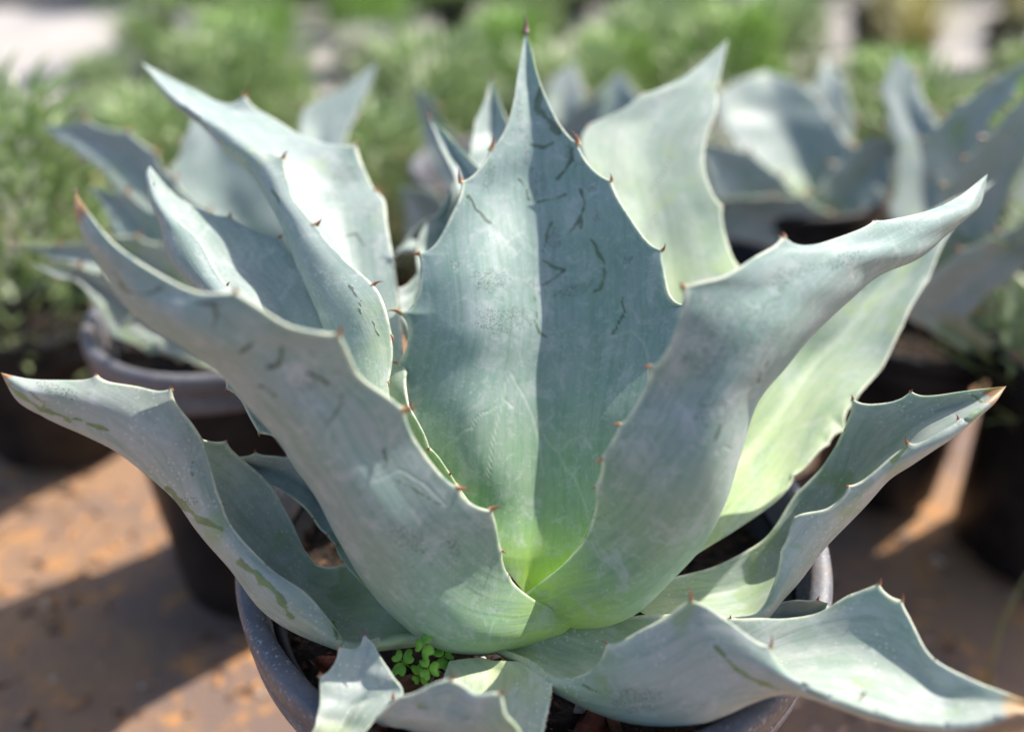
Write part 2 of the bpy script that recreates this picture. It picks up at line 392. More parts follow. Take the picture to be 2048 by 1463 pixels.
def lathe(name, prof, mat, parent, n=96, loc=(0, 0, 0)):
    V = []; Fc = []; m = len(prof)
    for i in range(n):
        a = 2*math.pi*i/n
        for r, z in prof: V.append((loc[0]+r*math.cos(a), loc[1]+r*math.sin(a), loc[2]+z))
    for i in range(n):
        for k in range(m-1):
            Fc.append((i*m+k, ((i+1) % n)*m+k, ((i+1) % n)*m+k+1, i*m+k+1))
    return mesh_obj(name, V, Fc, mat, parent)
def soil_disc(R, z, parent, loc=(0, 0, 0)):
    V = [(loc[0], loc[1], z)]; Fc = []; nr, ns = 40, 96
    for k in range(1, nr+1):
        for j in range(ns):
            a = 2*math.pi*j/ns; r = R*k/nr; x, y = r*math.cos(a), r*math.sin(a)
            V.append((loc[0]+x, loc[1]+y, z+.006*noise.noise(Vector((x*40+loc[0], y*40, 1)))+.004*noise.noise(Vector((x*130, y*130, 2)))))
    for j in range(ns): Fc.append((0, 1+j, 1+(j+1) % ns))
    for k in range(nr-1):
        for j in range(ns):
            a = 1+k*ns+j; b = 1+k*ns+(j+1) % ns; Fc.append((a, a+ns, b+ns, b))
    return mesh_obj('soil', V, Fc, MAT['soil'], parent)
def pot(x, y, R, h, label, group=None, n=96, rimw=.013, soil=True, z0=0.012, rim='rim'):
    e = empty('plant_pot', (x, y, z0), label, 'plant pot', group)
    Rb = R*.76; H_ = h
    lathe('pot_body', [(0, .0), (Rb*.9, 0), (Rb, .006), (R-rimw-.004, H_-.034), (R-rimw-.004, H_-.03), (R-rimw-.009, H_-.03), (Rb-.008, .02), (0, .02)], MAT['pot'], e, n)
    lathe('pot_rim', [(R-rimw-.0035, H_-.038), (R-.004, H_-.037), (R-.002, H_-.034), (R-.0015, H_-.024), (R-.003, H_-.0225), (R-.003, H_-.019), (R-.0005, H_-.0175), (R, H_-.006), (R-.0012, H_-.002), (R-.0035, H_), (R-rimw+.003, H_), (R-rimw, H_-.003), (R-rimw-.0045, H_-.04)], MAT[rim], e, n)
    if soil: soil_disc(R-rimw-.006, H_-.045, e)
    return e
MX, MY, MR = .0128, .418, .180
pot(MX, MY, MR, RIM_Z-.012, 'large black plastic pot with dusty grey rim holding the big agave in front', n=160)

# ------------------------------------------------------------------ the large agave
OR = at(1070, 1215, .515)
ag = empty('agave', OR, 'large blue green agave with broad toothed leaves filling the front pot', 'agave plant')
def T(*a): return a

L1 = [IN((1050, 1186), (1076, 1186), .500, tr=.003, K=(1063, 1192)),
      IN((992, 1110), (1150, 1105), .497, .487, 0.010, K=(1068, 1112)),
      IN((930, 1020), (1205, 1010), 0.495, .477, 0.020, K=(1075, 1022), w=0.3),
      IN((868, 930), (1250, 920), 0.492, .472, 0.026, K=(1082, 925), w=-0.3),
      IN((828, 830), (1295, 830), 0.488, .467, 0.030, K=(1090, 825), w=-0.42),
      IN((811, 742), (1340, 735), 0.486, .465, 0.031, K=(1093, 735), w=-0.42),
      IN((822, 665), (1362, 650), 0.480, .464, 0.031, K=(1093, 645), w=-0.4),
      IN((838, 590), (1338, 592), 0.479, .466, 0.030, K=(1090, 565), w=-0.3),
      IN((850, 530), (1318, 525), 0.478, .468, 0.028, K=(1086, 500), w=0.0),
      IN((880, 478), (1280, 468), 0.477, .471, 0.026, K=(1082, 455), w=0.3),
      IN((912, 415), (1246, 415), .477, .474, 0.023, K=(1078, 400)),
      IN((935, 372), (1214, 366), .480, .478, 0.020, K=(1072, 350)),
      IN((966, 330), (1182, 336), .483, .481, 0.015, K=(1068, 310)),
      IN((998, 286), (1147, 289), .486, .484, 0.012, K=(1064, 265)),
      IN((1016, 248), (1119, 249), .488, .487, 0.009, K=(1060, 230)),
      IN((1027, 205), (1096, 205), .490, .489, 0.007, K=(1056, 190)),
      IN((1035, 150), (1075, 150), .492, .492, .005),
      IN((1045, 95), (1061, 95), .494, .494, .002),
      TIP(1051, 62, .495)]
leaf(ag, OR, L1, 'fresh', 420, 120, .0048, lean=.055, soft=90,
     tA=[T(981, 297, 2, -22, 3.2), T(923, 363, -4, -20, 3.2), T(838, 508, -13, 2, 3.2), T(800, 626, -22, -3, 3.6), T(796, 727, -14, 0, 2.6), T(826, 806, 4, -8, 2)],
     tD=[T(1155, 288, -8, -20, 3.4), T(1222, 362, -2, -15, 3), T(1323, 500, 6, -12, 3), T(1372, 610, 5, -12, 3)],
     marks=[([(936, 393), (953, 419), (966, 432), (982, 444)], 2.6), ([(1066, 289), (1086, 294), (1108, 285)], 2.2),
            ([(1144, 299), (1142, 320), (1127, 347), (1117, 359)], 2.4), ([(1076, 402), (1107, 398), (1129, 391)], 2.6),
            ([(1161, 378), (1168, 405), (1165, 425), (1161, 453)], 2.4), ([(1168, 419), (1154, 446), (1137, 466)], 2),
            ([(1103, 446), (1093, 466), (1089, 500)], 2), ([(1086, 518), (1110, 535), (1130, 542), (1110, 555), (1089, 567)], 2.5),
            ([(1182, 477), (1199, 507), (1209, 528), (1206, 559), (1202, 576), (1190, 582)], 2.5),
            ([(1243, 583), (1247, 620), (1236, 654), (1226, 668)], 1.7), ([(1071, 593), (1071, 641), (1079, 661), (1095, 674)], 1.7),
            ([(1079, 175), (1076, 215), (1096, 240), (1119, 268)], 5), ([(1040, 360), (1052, 372), (1056, 400)], 2)],
     specks=[(978, 350, 12, 36, 12), (1055, 300, 9, 50), (1068, 375, 12, 42), (1085, 370, 8, 25), (1154, 326, 5, 10), (1182, 378, 14, 9), (1194, 439, 8, 14, 25),
             (1107, 470, 16, 30), (908, 530, 12, 12), (980, 562, 40, 25), (1257, 520, 12, 12), (1148, 580, 45, 12, -20), (1100, 238, 30, 12, 35), (1040, 225, 7, 45), (1060, 570, 16, 8), (1010, 640, 60, 30), (1140, 310, 10, 20)],
     ghosts=[[(975, 960), (985, 890), (1003, 812), (1012, 765), (1024, 745), (1032, 765), (1048, 790), (1066, 830), (1078, 880), (1086, 950)],
             [(880, 915), (888, 895), (902, 882), (912, 880), (920, 868), (932, 858), (944, 855), (952, 838), (964, 826), (978, 822), (990, 812)],
             [(1085, 866), (1100, 890), (1118, 905), (1130, 935), (1152, 958), (1170, 1010), (1182, 1060)],
             [(1228, 672), (1262, 660), (1288, 685), (1296, 715), (1300, 760)], [(1140, 455), (1160, 450)],
             [(1050, 640), (1040, 700), (1046, 730)], [(1120, 905), (1140, 880), (1165, 870), (1180, 895)], [(1000, 812), (1012, 800), (1024, 812)], [(1085, 560), (1100, 585), (1090, 620)]],
     end_spine=(-1, -38, 5.5), label='upright central leaf with pale left half and scarred point')

BL = [BOTH((1000, 1110), (900, 1150), (960, 1130), .490, .487, .485, .01),
      BOTH((938, 1006), (800, 1000), (860, 1010), .484, .470, .465, .015),
      BOTH((880, 920), (745, 900), (806, 900), .478, .466, .458, .02),
      BOTH((822, 815), (700, 790), (778, 800), .474, .472, .46, .025),
      BOTH((806, 710), (676, 715), (783, 690), .503, .482, .467, .025),
      BOTH((799, 620), (652, 640), (765, 605), .530, .487, .470, .025),
      BOTH((789, 540), (626, 578), (738, 565), .545, .492, .477, .025),
      BOTH((774, 450), (595, 508), (668, 500), .560, .502, .487, .022),
      BOTH((768, 400), (572, 455), (632, 456), .568, .512, .497, .02),
      BOTH((746, 374), (545, 405), (588, 400), .575, .520, .507, .018),
      BOTH((702, 312), (505, 340), (562, 335), .583, .530, .517, .015),
      BOTH((612, 278), (452, 290), (512, 296), .590, .540, .527, .012),
      BOTH((522, 226), (408, 250), (440, 250), .597, .552, .540, .01),
      BOTH((460, 215), (382, 230), (402, 228), .600, .560, .552, .008),
      BOTH((385, 180), (340, 195), (350, 193), .605, .580, .572, .004),
      TIP(283, 125, .61)]
leaf(ag, OR, BL, 'mid', 240, 64, .0042, lean=.035, tA=[T(490, 188, 6, -10, 3), T(714, 289, 8, -5, 3), T(751, 384, -2, -12, 3), T(812, 745, 0, 0), T(816, 812, 0, 0), T(856, 898, 3, -4), T(900, 948, 3, -3)],
     tD=[T(568, 316, 7, -12, 3.2), T(630, 450, 11, -12, 3.4), T(747, 572, 14, -6, 3.2), T(782, 672, 4, 16, 2.6), T(775, 765, 1, 8, 2.4)], wid=18,
     marks=[([(700, 570), (718, 600), (722, 625)], 2), ([(745, 640), (755, 668)], 1.6), ([(540, 378), (556, 395), (560, 408)], 2), ([(690, 470), (712, 466), (730, 490)], 1.6)],
     specks=[(700, 350, 40, 20), (660, 400, 20, 20)], label='back left leaf folded into a channel with its lit edge to the front')

ML = [BOTH((760, 950), (650, 900), (700, 950), .49, .485, .48, .01),
      BOTH((705, 800), (540, 760), (575, 765), .498, .488, .482, .015),
      BOTH((672, 690), (470, 650), (500, 640), .508, .495, .488, .02),
      BOTH((650, 605), (426, 596), (456, 585), .522, .505, .498, .02),
      BOTH((602, 540), (372, 545), (428, 535), .536, .517, .506, .018),
      BOTH((562, 487), (340, 490), (396, 480), .547, .527, .517, .016),
      BOTH((505, 462), (325, 440), (352, 440), .556, .537, .527, .012),
      BOTH((452, 440), (308, 400), (320, 398), .563, .546, .54, .01),
      BOTH((375, 412), (300, 360), (306, 360), .57, .56, .555, .006),
      TIP(299, 332, .575)]
leaf(ag, OR, ML, 'mid', 150, 44, tA=[T(461, 434, 2, -8, 3), T(560, 476, 6, -6, 3), T(602, 535, 3, -3), T(642, 588, 4, 3)], tD=[T(455, 572, 4, -6, 2)], wid=16,
     label='left leaf lying behind the big front leaf, thin edge glowing')

def OUTK(A, S, dA, dS=None, bulge=.02, back=.07): return OUT(A, S, dA, dS, bulge, back)
LF = [OUT((1148, 1245), (1115, 1262), .487, .486, .002, .004),
      OUT((1110, 1221), (1050, 1277), .484, .478, .006, .012),
      OUT((1062, 1197), (960, 1295), .477, .467, .012, .03),
      OUT((1018, 1160), (880, 1282), .471, .461, .015, .045),
      OUT((999, 1112), (800, 1222), .465, .456, .018, .06),
      OUT((980, 1035), (730, 1145), .456, .450, .020, .075),
      OUT((930, 1000), (687, 1069), .449, .445, .022, .08),
      OUT((880, 950), (648, 990), .442, .439, .022, .08),
      OUT((828, 880), (600, 925), .436, .433, .021, .08),
      OUT((785, 805), (556, 862), 0.426, .428, .019, .075),
      OUT((718, 752), (505, 802), 0.417, .424, .017, .07),
      OUT((675, 678), (449, 741), 0.407, .420, .015, .06),
      OUT((574, 648), (375, 688), 0.400, .417, .013, .05),
      OUT((470, 594), (300, 637), 0.397, .417, .011, .04),
      OUT((392, 586), (256, 594), 0.400, .419, .009, .032),
      OUT((300, 538), (221, 545), 0.406, .421, .006, .022),
      OUT((224, 482), (189, 497), 0.414, .424, .004, .014),
      OUT((185, 436), (167, 455), 0.422, .427, .002, .008),
      OUT((163, 405), (154, 418), .429, .429, .001, .003),
      TIP(150, 384, .431)]
leaf(ag, OR, LF, 'fresh', 360, 80, .0048, lean=-.035, tA=[T(470, 585, -2, -16, 3.4), T(676, 668, 6, -22, 4.4), T(808, 817, 26, -10, 4.4), T(915, 973, 25, 3, 4), T(982, 1020, 16, -4, 3.4), T(1002, 1102, 10, 5, 2.6), T(1017, 1150, 4, -2, 1.6)],
     marks=[([(250, 585), (287, 588), (308, 582), (322, 573)], 2.4), ([(562, 696), (561, 715), (556, 728), (537, 737)], 3.2), ([(480, 704), (492, 694), (504, 688)], 2.8),
            ([(430, 614), (432, 636), (427, 655)], 3), ([(668, 772), (682, 790), (683, 808), (668, 832), (658, 841)], 2.2), ([(617, 749), (640, 752), (655, 765)], 3.2),
            ([(761, 938), (773, 928), (775, 915), (769, 900)], 3), ([(519, 774), (535, 780), (548, 792)], 2.6), ([(228, 545), (245, 575)], 3), ([(395, 605), (430, 608)], 2.4), ([(790, 960), (830, 975), (880, 1010)], 1.4)],
     specks=[(815, 1075, 50, 24, 30), (910, 1095, 16, 25), (780, 760, 20, 20), (610, 760, 30, 20), (430, 605, 30, 12)],
     ghosts=[[(780, 1180), (800, 1195), (830, 1215)], [(755, 960), (800, 938), (850, 968), (890, 1010)]],
     end_spine=(-4, -12, 3), dry=.045, label='big front left leaf turned to show its grey outer face')

RF = [OUT((1052, 1188), (1150, 1246), .492, .487, .002, .004),
      OUT((1084, 1164), (1199, 1239), .482, .478, .008, .012),
      OUT((1124, 1133), (1226, 1231), .476, .470, .013, .025),
      OUT((1160, 1095), (1262, 1213), .470, .463, .017, .04),
      OUT((1190, 1035), (1330, 1150), .462, .456, .02, .055),
      OUT((1200, 985), (1388, 1090), .456, .452, .023, .065),
      OUT((1216, 905), (1432, 1010), .450, .449, .026, .075),
      OUT((1256, 840), (1466, 905), .446, .448, .027, .08),
      OUT((1296, 770), (1505, 800), .444, .450, .026, .08),
      OUT((1335, 700), (1562, 728), 0.437, .455, .024, .075),
      OUT((1366, 620), (1606, 670), 0.432, .460, .021, .068),
      OUT((1385, 576), (1650, 626), 0.431, .468, .018, .06),
      OUT((1449, 552), (1702, 582), 0.434, .477, .015, .05),
      OUT((1530, 505), (1752, 543), 0.446, .488, .012, .04),
      OUT((1634, 488), (1826, 508), 0.465, .500, .009, .03),
      OUT((1752, 450), (1880, 470), 0.490, .513, .006, .02),
      OUT((1850, 424), (1924, 432), 0.513, .524, .003, .01),
      OUT((1920, 392), (1958, 400), .533, .535, .001, .004),
      TIP(1975, 348, .543)]
leaf(ag, OR, RF, 'fresh', 360, 80, .0048, lean=-.035, tA=[T(1190, 1030, -3, 5, 1.8), T(1191, 972, -7, 4, 2), T(1205, 915, -15, 5, 2.6), T(1240, 850, -13, 0, 2.8), T(1301, 734, -13, 3, 3), T(1366, 574, -7, -8, 4), T(1565, 472, 0, -8, 5), T(1749, 441, 2, -5, 2.5)],
     marks=[([(1538, 722), (1524, 738), (1515, 762)], 2.4), ([(1448, 835), (1440, 858), (1432, 882)], 1.8), ([(1470, 808), (1452, 828)], 1.4)],
     specks=[(1398, 592, 26, 16), (1440, 608, 60, 26, 8), (1480, 625, 50, 30), (1420, 650, 60, 40), (1600, 545, 50, 16, -20), (1560, 560, 30, 24), (1480, 690, 70, 40), (1540, 640, 40, 50), (1400, 720, 40, 40), (1690, 520, 50, 14, -20), (1430, 820, 40, 40)],
     ghosts=[[(1298, 952), (1320, 932), (1346, 934), (1362, 912), (1398, 884), (1418, 880)], [(1436, 905), (1446, 890), (1462, 900)], [(1346, 934), (1350, 946)], [(1438, 830), (1475, 785), (1520, 768)]],
     label='big front right leaf sweeping out to the right above the gap')

L2 = [IN((1150, 900), (1330, 900), .520, tr=0.0080), IN((1190, 700), (1440, 720), .540, tr=0.0120), IN((1192, 600), (1472, 600), .553, tr=0.0120),
      IN((1188, 480), (1462, 522), .563, tr=0.0120), IN((1180, 400), (1443, 450), .570, tr=0.0108), IN((1170, 330), (1420, 385), .575, tr=0.0096),
      IN((1164, 280), (1406, 325), .580, tr=0.0088), IN((1184, 250), (1412, 275), .584, tr=0.0080), IN((1240, 224), (1431, 225), .588, tr=0.0064),
      IN((1300, 190), (1434, 178), .593, tr=0.0048), IN((1370, 152), (1444, 130), .600, tr=0.0032), TIP(1457, 78, .608)]
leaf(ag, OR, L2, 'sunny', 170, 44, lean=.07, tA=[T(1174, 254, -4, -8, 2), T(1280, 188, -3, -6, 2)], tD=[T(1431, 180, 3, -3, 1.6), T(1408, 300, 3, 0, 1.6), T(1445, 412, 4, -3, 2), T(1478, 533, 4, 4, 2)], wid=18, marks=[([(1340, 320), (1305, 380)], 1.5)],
     specks=[(1300, 450, 20, 40)], label='broad back right leaf in full sun behind the central one')

L3 = [IN((1220, 1090), (1330, 1145), .500, tr=.01), IN((1290, 1000), (1402, 1102), .506, .502, .015), IN((1360, 900), (1480, 1050), .517, .508, .02),
      IN((1420, 810), (1570, 985), .527, .520, .026), IN((1480, 730), (1640, 895), .538, .530, .03), IN((1545, 650), (1705, 800), .548, .541, .032),
      IN((1620, 590), (1764, 728), .557, .55, .03), IN((1690, 535), (1815, 628), .566, .56, .027), IN((1760, 485), (1858, 550), .575, .57, .022),
      IN((1830, 440), (1895, 470), .585, .58, .015), IN((1900, 402), (1935, 415), .595, .592, .006), TIP(1988, 362, .605)]
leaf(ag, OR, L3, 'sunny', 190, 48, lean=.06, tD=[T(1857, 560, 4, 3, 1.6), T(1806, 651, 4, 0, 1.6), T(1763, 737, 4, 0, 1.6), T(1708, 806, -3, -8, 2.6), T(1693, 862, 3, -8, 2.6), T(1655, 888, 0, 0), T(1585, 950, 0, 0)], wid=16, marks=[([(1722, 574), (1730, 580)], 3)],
     label='sunlit right leaf under the sweeping one, dark gap at its lower edge')

L4 = [BOTH((1200, 1190), (1330, 1262), (1330, 1250), .490, .470, .466, .01), BOTH((1330, 1158), (1450, 1247), (1445, 1238), .500, .474, .469, .015),
      BOTH((1440, 1130), (1522, 1233), (1515, 1229), .508, .474, .468, .02), BOTH((1512, 1092), (1572, 1180), (1549, 1168), .512, .476, .465, .022),
      BOTH((1551, 1051), (1626, 1108), (1572, 1090), .514, .477, .461, .022), BOTH((1590, 992), (1680, 1050), (1596, 1036), .515, .477, .458, .022),
      BOTH((1640, 940), (1725, 1000), (1655, 1019), .514, .475, .457, .022), BOTH((1672, 895), (1770, 957), (1722, 967), .510, .471, .456, .02),
      BOTH((1694, 848), (1815, 927), (1790, 912), .505, .466, .455, .018), BOTH((1740, 816), (1864, 888), (1846, 888), .500, .461, .454, .014),
      BOTH((1806, 803), (1915, 855), (1906, 856), .491, .459, .454, .01), BOTH((1870, 793), (1952, 826), (1948, 829), .48, .459, .455, .008),
      BOTH((1932, 782), (1984, 800), (1983, 801), .47, .461, .459, .003), TIP(2012, 772, .462)]
leaf(ag, OR, L4, 'old', 200, 52, .0038, tA=[T(1822, 780, 3, -4, 2), T(1704, 797, -3, -8, 2.6), T(1691, 862, 0, -5, 1.6)],
     tD=[T(1915, 838, -3, -10, 2.6), T(1816, 886, -4, -13, 2.8), T(1697, 972, -5, -4, 2.2), T(1588, 1035, -2, -2, 1.5), T(1562, 1100, -2, 0, 1)], wid=16,
     marks=[([(1812, 893), (1795, 912), (1785, 920)], 3), ([(1940, 788), (1960, 800), (1975, 808)], 1.4)], dry=50, dryc=(2014, 772),
     label='lower right leaf with a dried brown tip and folded front edge')

L10 = [IN((700, 1085), (765, 1040), .487, tr=.01), IN((600, 945), (700, 930), .485, tr=.015), IN((552, 874), (650, 860), .485, tr=.015),
       IN((514, 852), (600, 800), .487, tr=.015), IN((484, 800), (560, 760), .489, tr=.012), IN((458, 768), (520, 725), .49, tr=.008), TIP(450, 738, .492)]
leaf(ag, OR, L10, 'mid', 110, 24, tA=[T(451, 779, -2, 5, 1.5), T(472, 785, -2, 4, 1.5), T(519, 866, 1, 6, 2)], wid=12)

L9 = [IN((740, 1180), (800, 1080), .492, tr=.01), IN((691, 1131), (760, 1040), .497, tr=.012), IN((658, 1077), (700, 1000), .502, tr=.012), IN((628, 1040), (650, 955), .506, tr=.012),
      IN((597, 1003), (600, 920), .509, tr=.012), IN((560, 978), (560, 913), .512, tr=.01), IN((522, 958), (510, 912), .515, tr=.008), IN((480, 925), (470, 914), .518, tr=.004), TIP(440, 900, .52)]
leaf(ag, OR, L9, 'mid', 120, 28, tA=[T(687, 1122, -4, 3, 1.5), T(675, 1090, -4, 2, 1.5), T(655, 1068, -4, 2, 1.5), T(628, 1036, -3, 2, 1.5)], tD=[T(511, 904, 0, -5, 1.5)], wid=9)

L7 = [BOTH((800, 1180), (850, 1275), (850, 1268), .486, .478, .474, .004), BOTH((730, 1129), (765, 1285), (768, 1276), .496, .474, .470, .008),
      BOTH((650, 1133), (695, 1294), (699, 1290), .503, .472, .468, .012), BOTH((612, 1100), (628, 1271), (662, 1245), .504, .470, .463, .014),
      BOTH((582, 1040), (540, 1215), (615, 1190), .504, .469, .460, .016), BOTH((540, 972), (465, 1126), (540, 1135), .504, .468, .459, .018),
      BOTH((485, 922), (400, 1051), (452, 1035), .499, .465, .456, .018), BOTH((438, 893), (340, 976), (412, 910), .49, .461, .453, .016),
      BOTH((380, 868), (262, 911), (374, 838), .478, .458, .45, .01), BOTH((300, 830), (180, 868), (300, 783), .466, .455, .448, .006),
      BOTH((180, 800), (92, 822), (175, 764), .459, .452, .447, .004), BOTH((62, 778), (35, 793), (60, 759), .453, .45, .447, .002), TIP(2, 745, .449)]
leaf(ag, OR, L7, 'old', 230, 56, .0042, tA=[T(452, 882, 1, -4, 1.8), T(555, 992, 0, 0), T(590, 1060, 0, 0), T(620, 1128, 0, 0)],
     tD=[T(193, 748, -1, -7, 2.6), T(343, 776, 3, -7, 2.8), T(404, 880, 0, -5, 1.8), T(445, 1008, 5, 2, 1.8), T(531, 1128, 2, 2, 1.4), T(600, 1176, 2, 0, 1)], wid=15,
     marks=[([(60, 781), (75, 795), (88, 803), (86, 812)], 2), ([(385, 925), (386, 950)], 3), ([(10, 765), (40, 790), (80, 815), (140, 842)], 3), ([(150, 836), (220, 862)], 2.4),
            ([(335, 975), (362, 1005), (392, 1035), (440, 1056)], 5), ([(478, 1125), (510, 1145), (545, 1175), (570, 1215), (582, 1232)], 5), ([(668, 1245), (674, 1278)], 3)],
     specks=[(110, 780, 50, 14, 20), (380, 1000, 20, 10)], dry=26, dryc=(2, 744), label='lower left leaf reaching out past the pot with curled dry tip')

L5 = [BOTH((985, 1289), (985, 1295), (985, 1293), .482, .482, .481, .001), BOTH((1060, 1270), (1070, 1340), (1058, 1322), .486, .466, .464, .006),
      BOTH((1120, 1262), (1115, 1368), (1088, 1348), .488, .460, .457, .01), BOTH((1200, 1245), (1190, 1412), (1165, 1350), .487, .450, .445, .012),
      BOTH((1284, 1232), (1269, 1434), (1222, 1310), .480, .440, .431, .012), BOTH((1350, 1230), (1330, 1440), (1270, 1270), .475, .434, .424, .012),
      BOTH((1410, 1236), (1395, 1432), (1330, 1238), .468, .428, .418, .012), BOTH((1462, 1242), (1440, 1415), (1386, 1206), .463, .424, .413, .012),
      BOTH((1515, 1238), (1490, 1395), (1448, 1236), .459, .420, .410, .012), BOTH((1570, 1238), (1545, 1382), (1513, 1288), .455, .415, .407, .012),
      BOTH((1632, 1228), (1600, 1383), (1566, 1338), .45, .410, .404, .012), BOTH((1692, 1198), (1672, 1400), (1635, 1380), .445, .404, .4, .014),
      BOTH((1748, 1190), (1750, 1426), (1735, 1418), .438, .398, .395, .015), BOTH((1812, 1232), (1822, 1446), (1815, 1442), .428, .392, .390, .013),
      BOTH((1862, 1310), (1894, 1451), (1890, 1449), .417, .388, .387, .01), BOTH((1950, 1362), (1970, 1443), (1968, 1442), .402, .385, .384, .005),
      BOTH((2030, 1392), (2035, 1426), (2034, 1425), .39, .382, .382, .002), TIP(2085, 1414, .38)]
leaf(ag, OR, L5, 'old', 260, 64, .0042, tA=[T(1462, 1236, 0, -6, 2), T(1698, 1192, 0, -3, 1), T(1757, 1168, 3, -10, 2.6), T(1803, 1203, 2, -15, 2.4), T(1870, 1320, 3, -4, 1.5)],
     tD=[T(1072, 1338, -10, 3, 2), T(1084, 1350, -10, 3, 2), T(1145, 1356, 3, 10, 2), T(1213, 1288, -8, -6, 2.6), T(1381, 1203, -5, -26, 3.2), T(1538, 1294, 3, -26, 3.2), T(1727, 1392, 5, -10, 2.6)], wid=20,
     marks=[([(1430, 1290), (1470, 1335), (1520, 1365), (1560, 1378)], 3), ([(1165, 1370), (1205, 1385)], 1.6)], specks=[(1270, 1400, 60, 25)], dry=48, dryc=(2052, 1410),
     label='lowest right leaf twisting over the rim with a pink tip')

L6 = [IN((1440, 1285), (1440, 1232), .488, tr=.005), IN((1520, 1265), (1530, 1223), .484, tr=.008), IN((1590, 1262), (1562, 1206), .480, tr=.01), IN((1640, 1240), (1610, 1200), .476, tr=.006), TIP(1656, 1205, .474)]
leaf(ag, OR, L6, 'mid', 60, 20, tD=[T(1637, 1195, 3, -6, 2)], wid=10)

L11 = [IN((690, 1500), (608, 1500), .412, tr=.01), IN((735, 1457), (630, 1452), .416, tr=.01), IN((770, 1420), (637, 1425), .42, tr=.01), IN((800, 1398), (643, 1398), .424, tr=.01),
       IN((803, 1376), (645, 1372), .427, tr=.008), IN((785, 1350), (660, 1350), .43, tr=.006), IN((768, 1325), (677, 1322), .433, tr=.004), IN((756, 1305), (692, 1304), .435, tr=.002),
       IN((746, 1288), (714, 1298), .437, tr=.001), TIP(728, 1268, .438)]
leaf(ag, OR, L11, 'old', 110, 40, tA=[T(790, 1400, -2, -14, 3.4)], tD=[T(640, 1350, 0, -9, 2.6), T(677, 1292, -2, 4, 2.2)], wid=14, end_spine=(-3, -14, 3), label='bottom left leaf tip with hooked points, cut by the picture edge')

L13 = [OUT((1050, 1490), (1030, 1500), 0.393, 0.409, bulge=.004, back=.01), OUT((1036, 1458), (1010, 1485), 0.396, 0.412, bulge=.008, back=.02), OUT((1010, 1428), (990, 1478), 0.399, 0.415, bulge=.01, back=.03),
       OUT((997, 1393), (960, 1468), 0.402, 0.418, bulge=.012, back=.03), OUT((945, 1384), (915, 1462), 0.404, 0.420, bulge=.012, back=.03), OUT((897, 1362), (860, 1455), 0.406, 0.422, bulge=.012, back=.03),
       OUT((845, 1376), (820, 1446), 0.408, 0.424, bulge=.01, back=.03), OUT((806, 1396), (790, 1440), 0.409, 0.425, bulge=.006, back=.02), OUT((775, 1415), (765, 1440), 0.410, 0.426, bulge=.003, back=.008), TIP(742, 1440, .423)]
leaf(ag, OR, L13, 'old', 110, 36, tA=[T(900, 1358, 7, -18, 3), T(1000, 1388, 12, -5, 3)], wid=16, marks=[([(840, 1412), (855, 1416)], 3), ([(915, 1440), (935, 1434)], 2)])

L12 = [IN((900, 1322), (1040, 1322), .462, tr=.006), IN((890, 1350), (1085, 1345), .455, tr=.008), IN((880, 1390), (1100, 1390), .444, tr=.01), IN((870, 1440), (1088, 1440), .432, tr=.01),
       IN((860, 1520), (1080, 1520), .412, tr=.01), IN((880, 1640), (1040, 1640), .395, tr=.008), TIP(960, 1780, .385)]
leaf(ag, OR, L12, 'old', 130, 40, tD=[T(1106, 1366, 4, 0, 1.6), T(1104, 1380, 4, 0, 1.6), T(1101, 1395, 4, 0, 1.6), T(1098, 1410, 4, 0, 1.6), T(1096, 1424, 4, 0, 1.6), T(1093, 1438, 4, 0, 1.6), T(1090, 1452, 4, 0, 1.6)], wid=4, label='flat grey leaf lying towards the camera over the soil')

L16 = [IN((930, 470), (1000, 440), .53, tr=.012), IN((918, 391), (965, 345), .54, tr=.012), IN((902, 337), (928, 306), .548, tr=.008), IN((881, 294), (898, 272), .553, tr=.004), TIP(858, 236, .558)]
leaf(ag, OR, L16, 'mid', lean=.07, rows=70, cols=20, end_spine=(-10, -30, 3), label='narrow pale leaf point left of the central leaf')
L17 = [IN((925, 470), (1060, 470), .55, tr=.015), IN((936, 325), (1045, 330), .565, tr=.015), IN((953, 250), (1018, 250), .575, tr=.012), IN((970, 200), (1000, 207), .58, tr=.008), TIP(983, 158, .585)]
leaf(ag, OR, L17, 'mid', lean=.07, rows=70, cols=20, tA=[T(948, 245, -4, -4, 1.4)], end_spine=(-1, -14, 2.4))
L18 = [IN((880, 640), (1000, 640), .53, tr=.015), IN((842, 560), (980, 560), .54, tr=.015), IN((832, 510), (960, 510), .548, tr=.015), IN((846, 458), (960, 460), .553, tr=.013), IN((874, 430), (960, 420), .557, tr=.01), IN((896, 390), (955, 385), .56, tr=.006), TIP(918, 345, .565)]
leaf(ag, OR, L18, 'mid', lean=.07, rows=90, cols=24, tA=[T(834, 500, -4, -3, 1.5), T(862, 440, -4, -5, 1.5)], wid=14)
L20 = [IN((850, 740), (900, 720), .515, tr=.01), IN((806, 660), (880, 650), .525, tr=.01), IN((798, 600), (860, 590), .53, tr=.01), IN((812, 580), (862, 565), .535, tr=.006), TIP(848, 528, .54)]
leaf(ag, OR, L20, 'mid', lean=.07, rows=70, cols=20, tA=[T(794, 575, -3, -4, 1.5)])
L21 = [IN((880, 560), (960, 560), .56, tr=.015), IN((820, 500), (900, 500), .572, tr=.015), IN((786, 520), (880, 430), .58, tr=.015), IN((779, 535), (850, 440), .585, tr=.01), TIP(775, 560, .59)]
leaf(ag, OR, L21, 'old', lean=.07, rows=70, cols=20, tA=[T(818, 507, 8, -4, 2)])

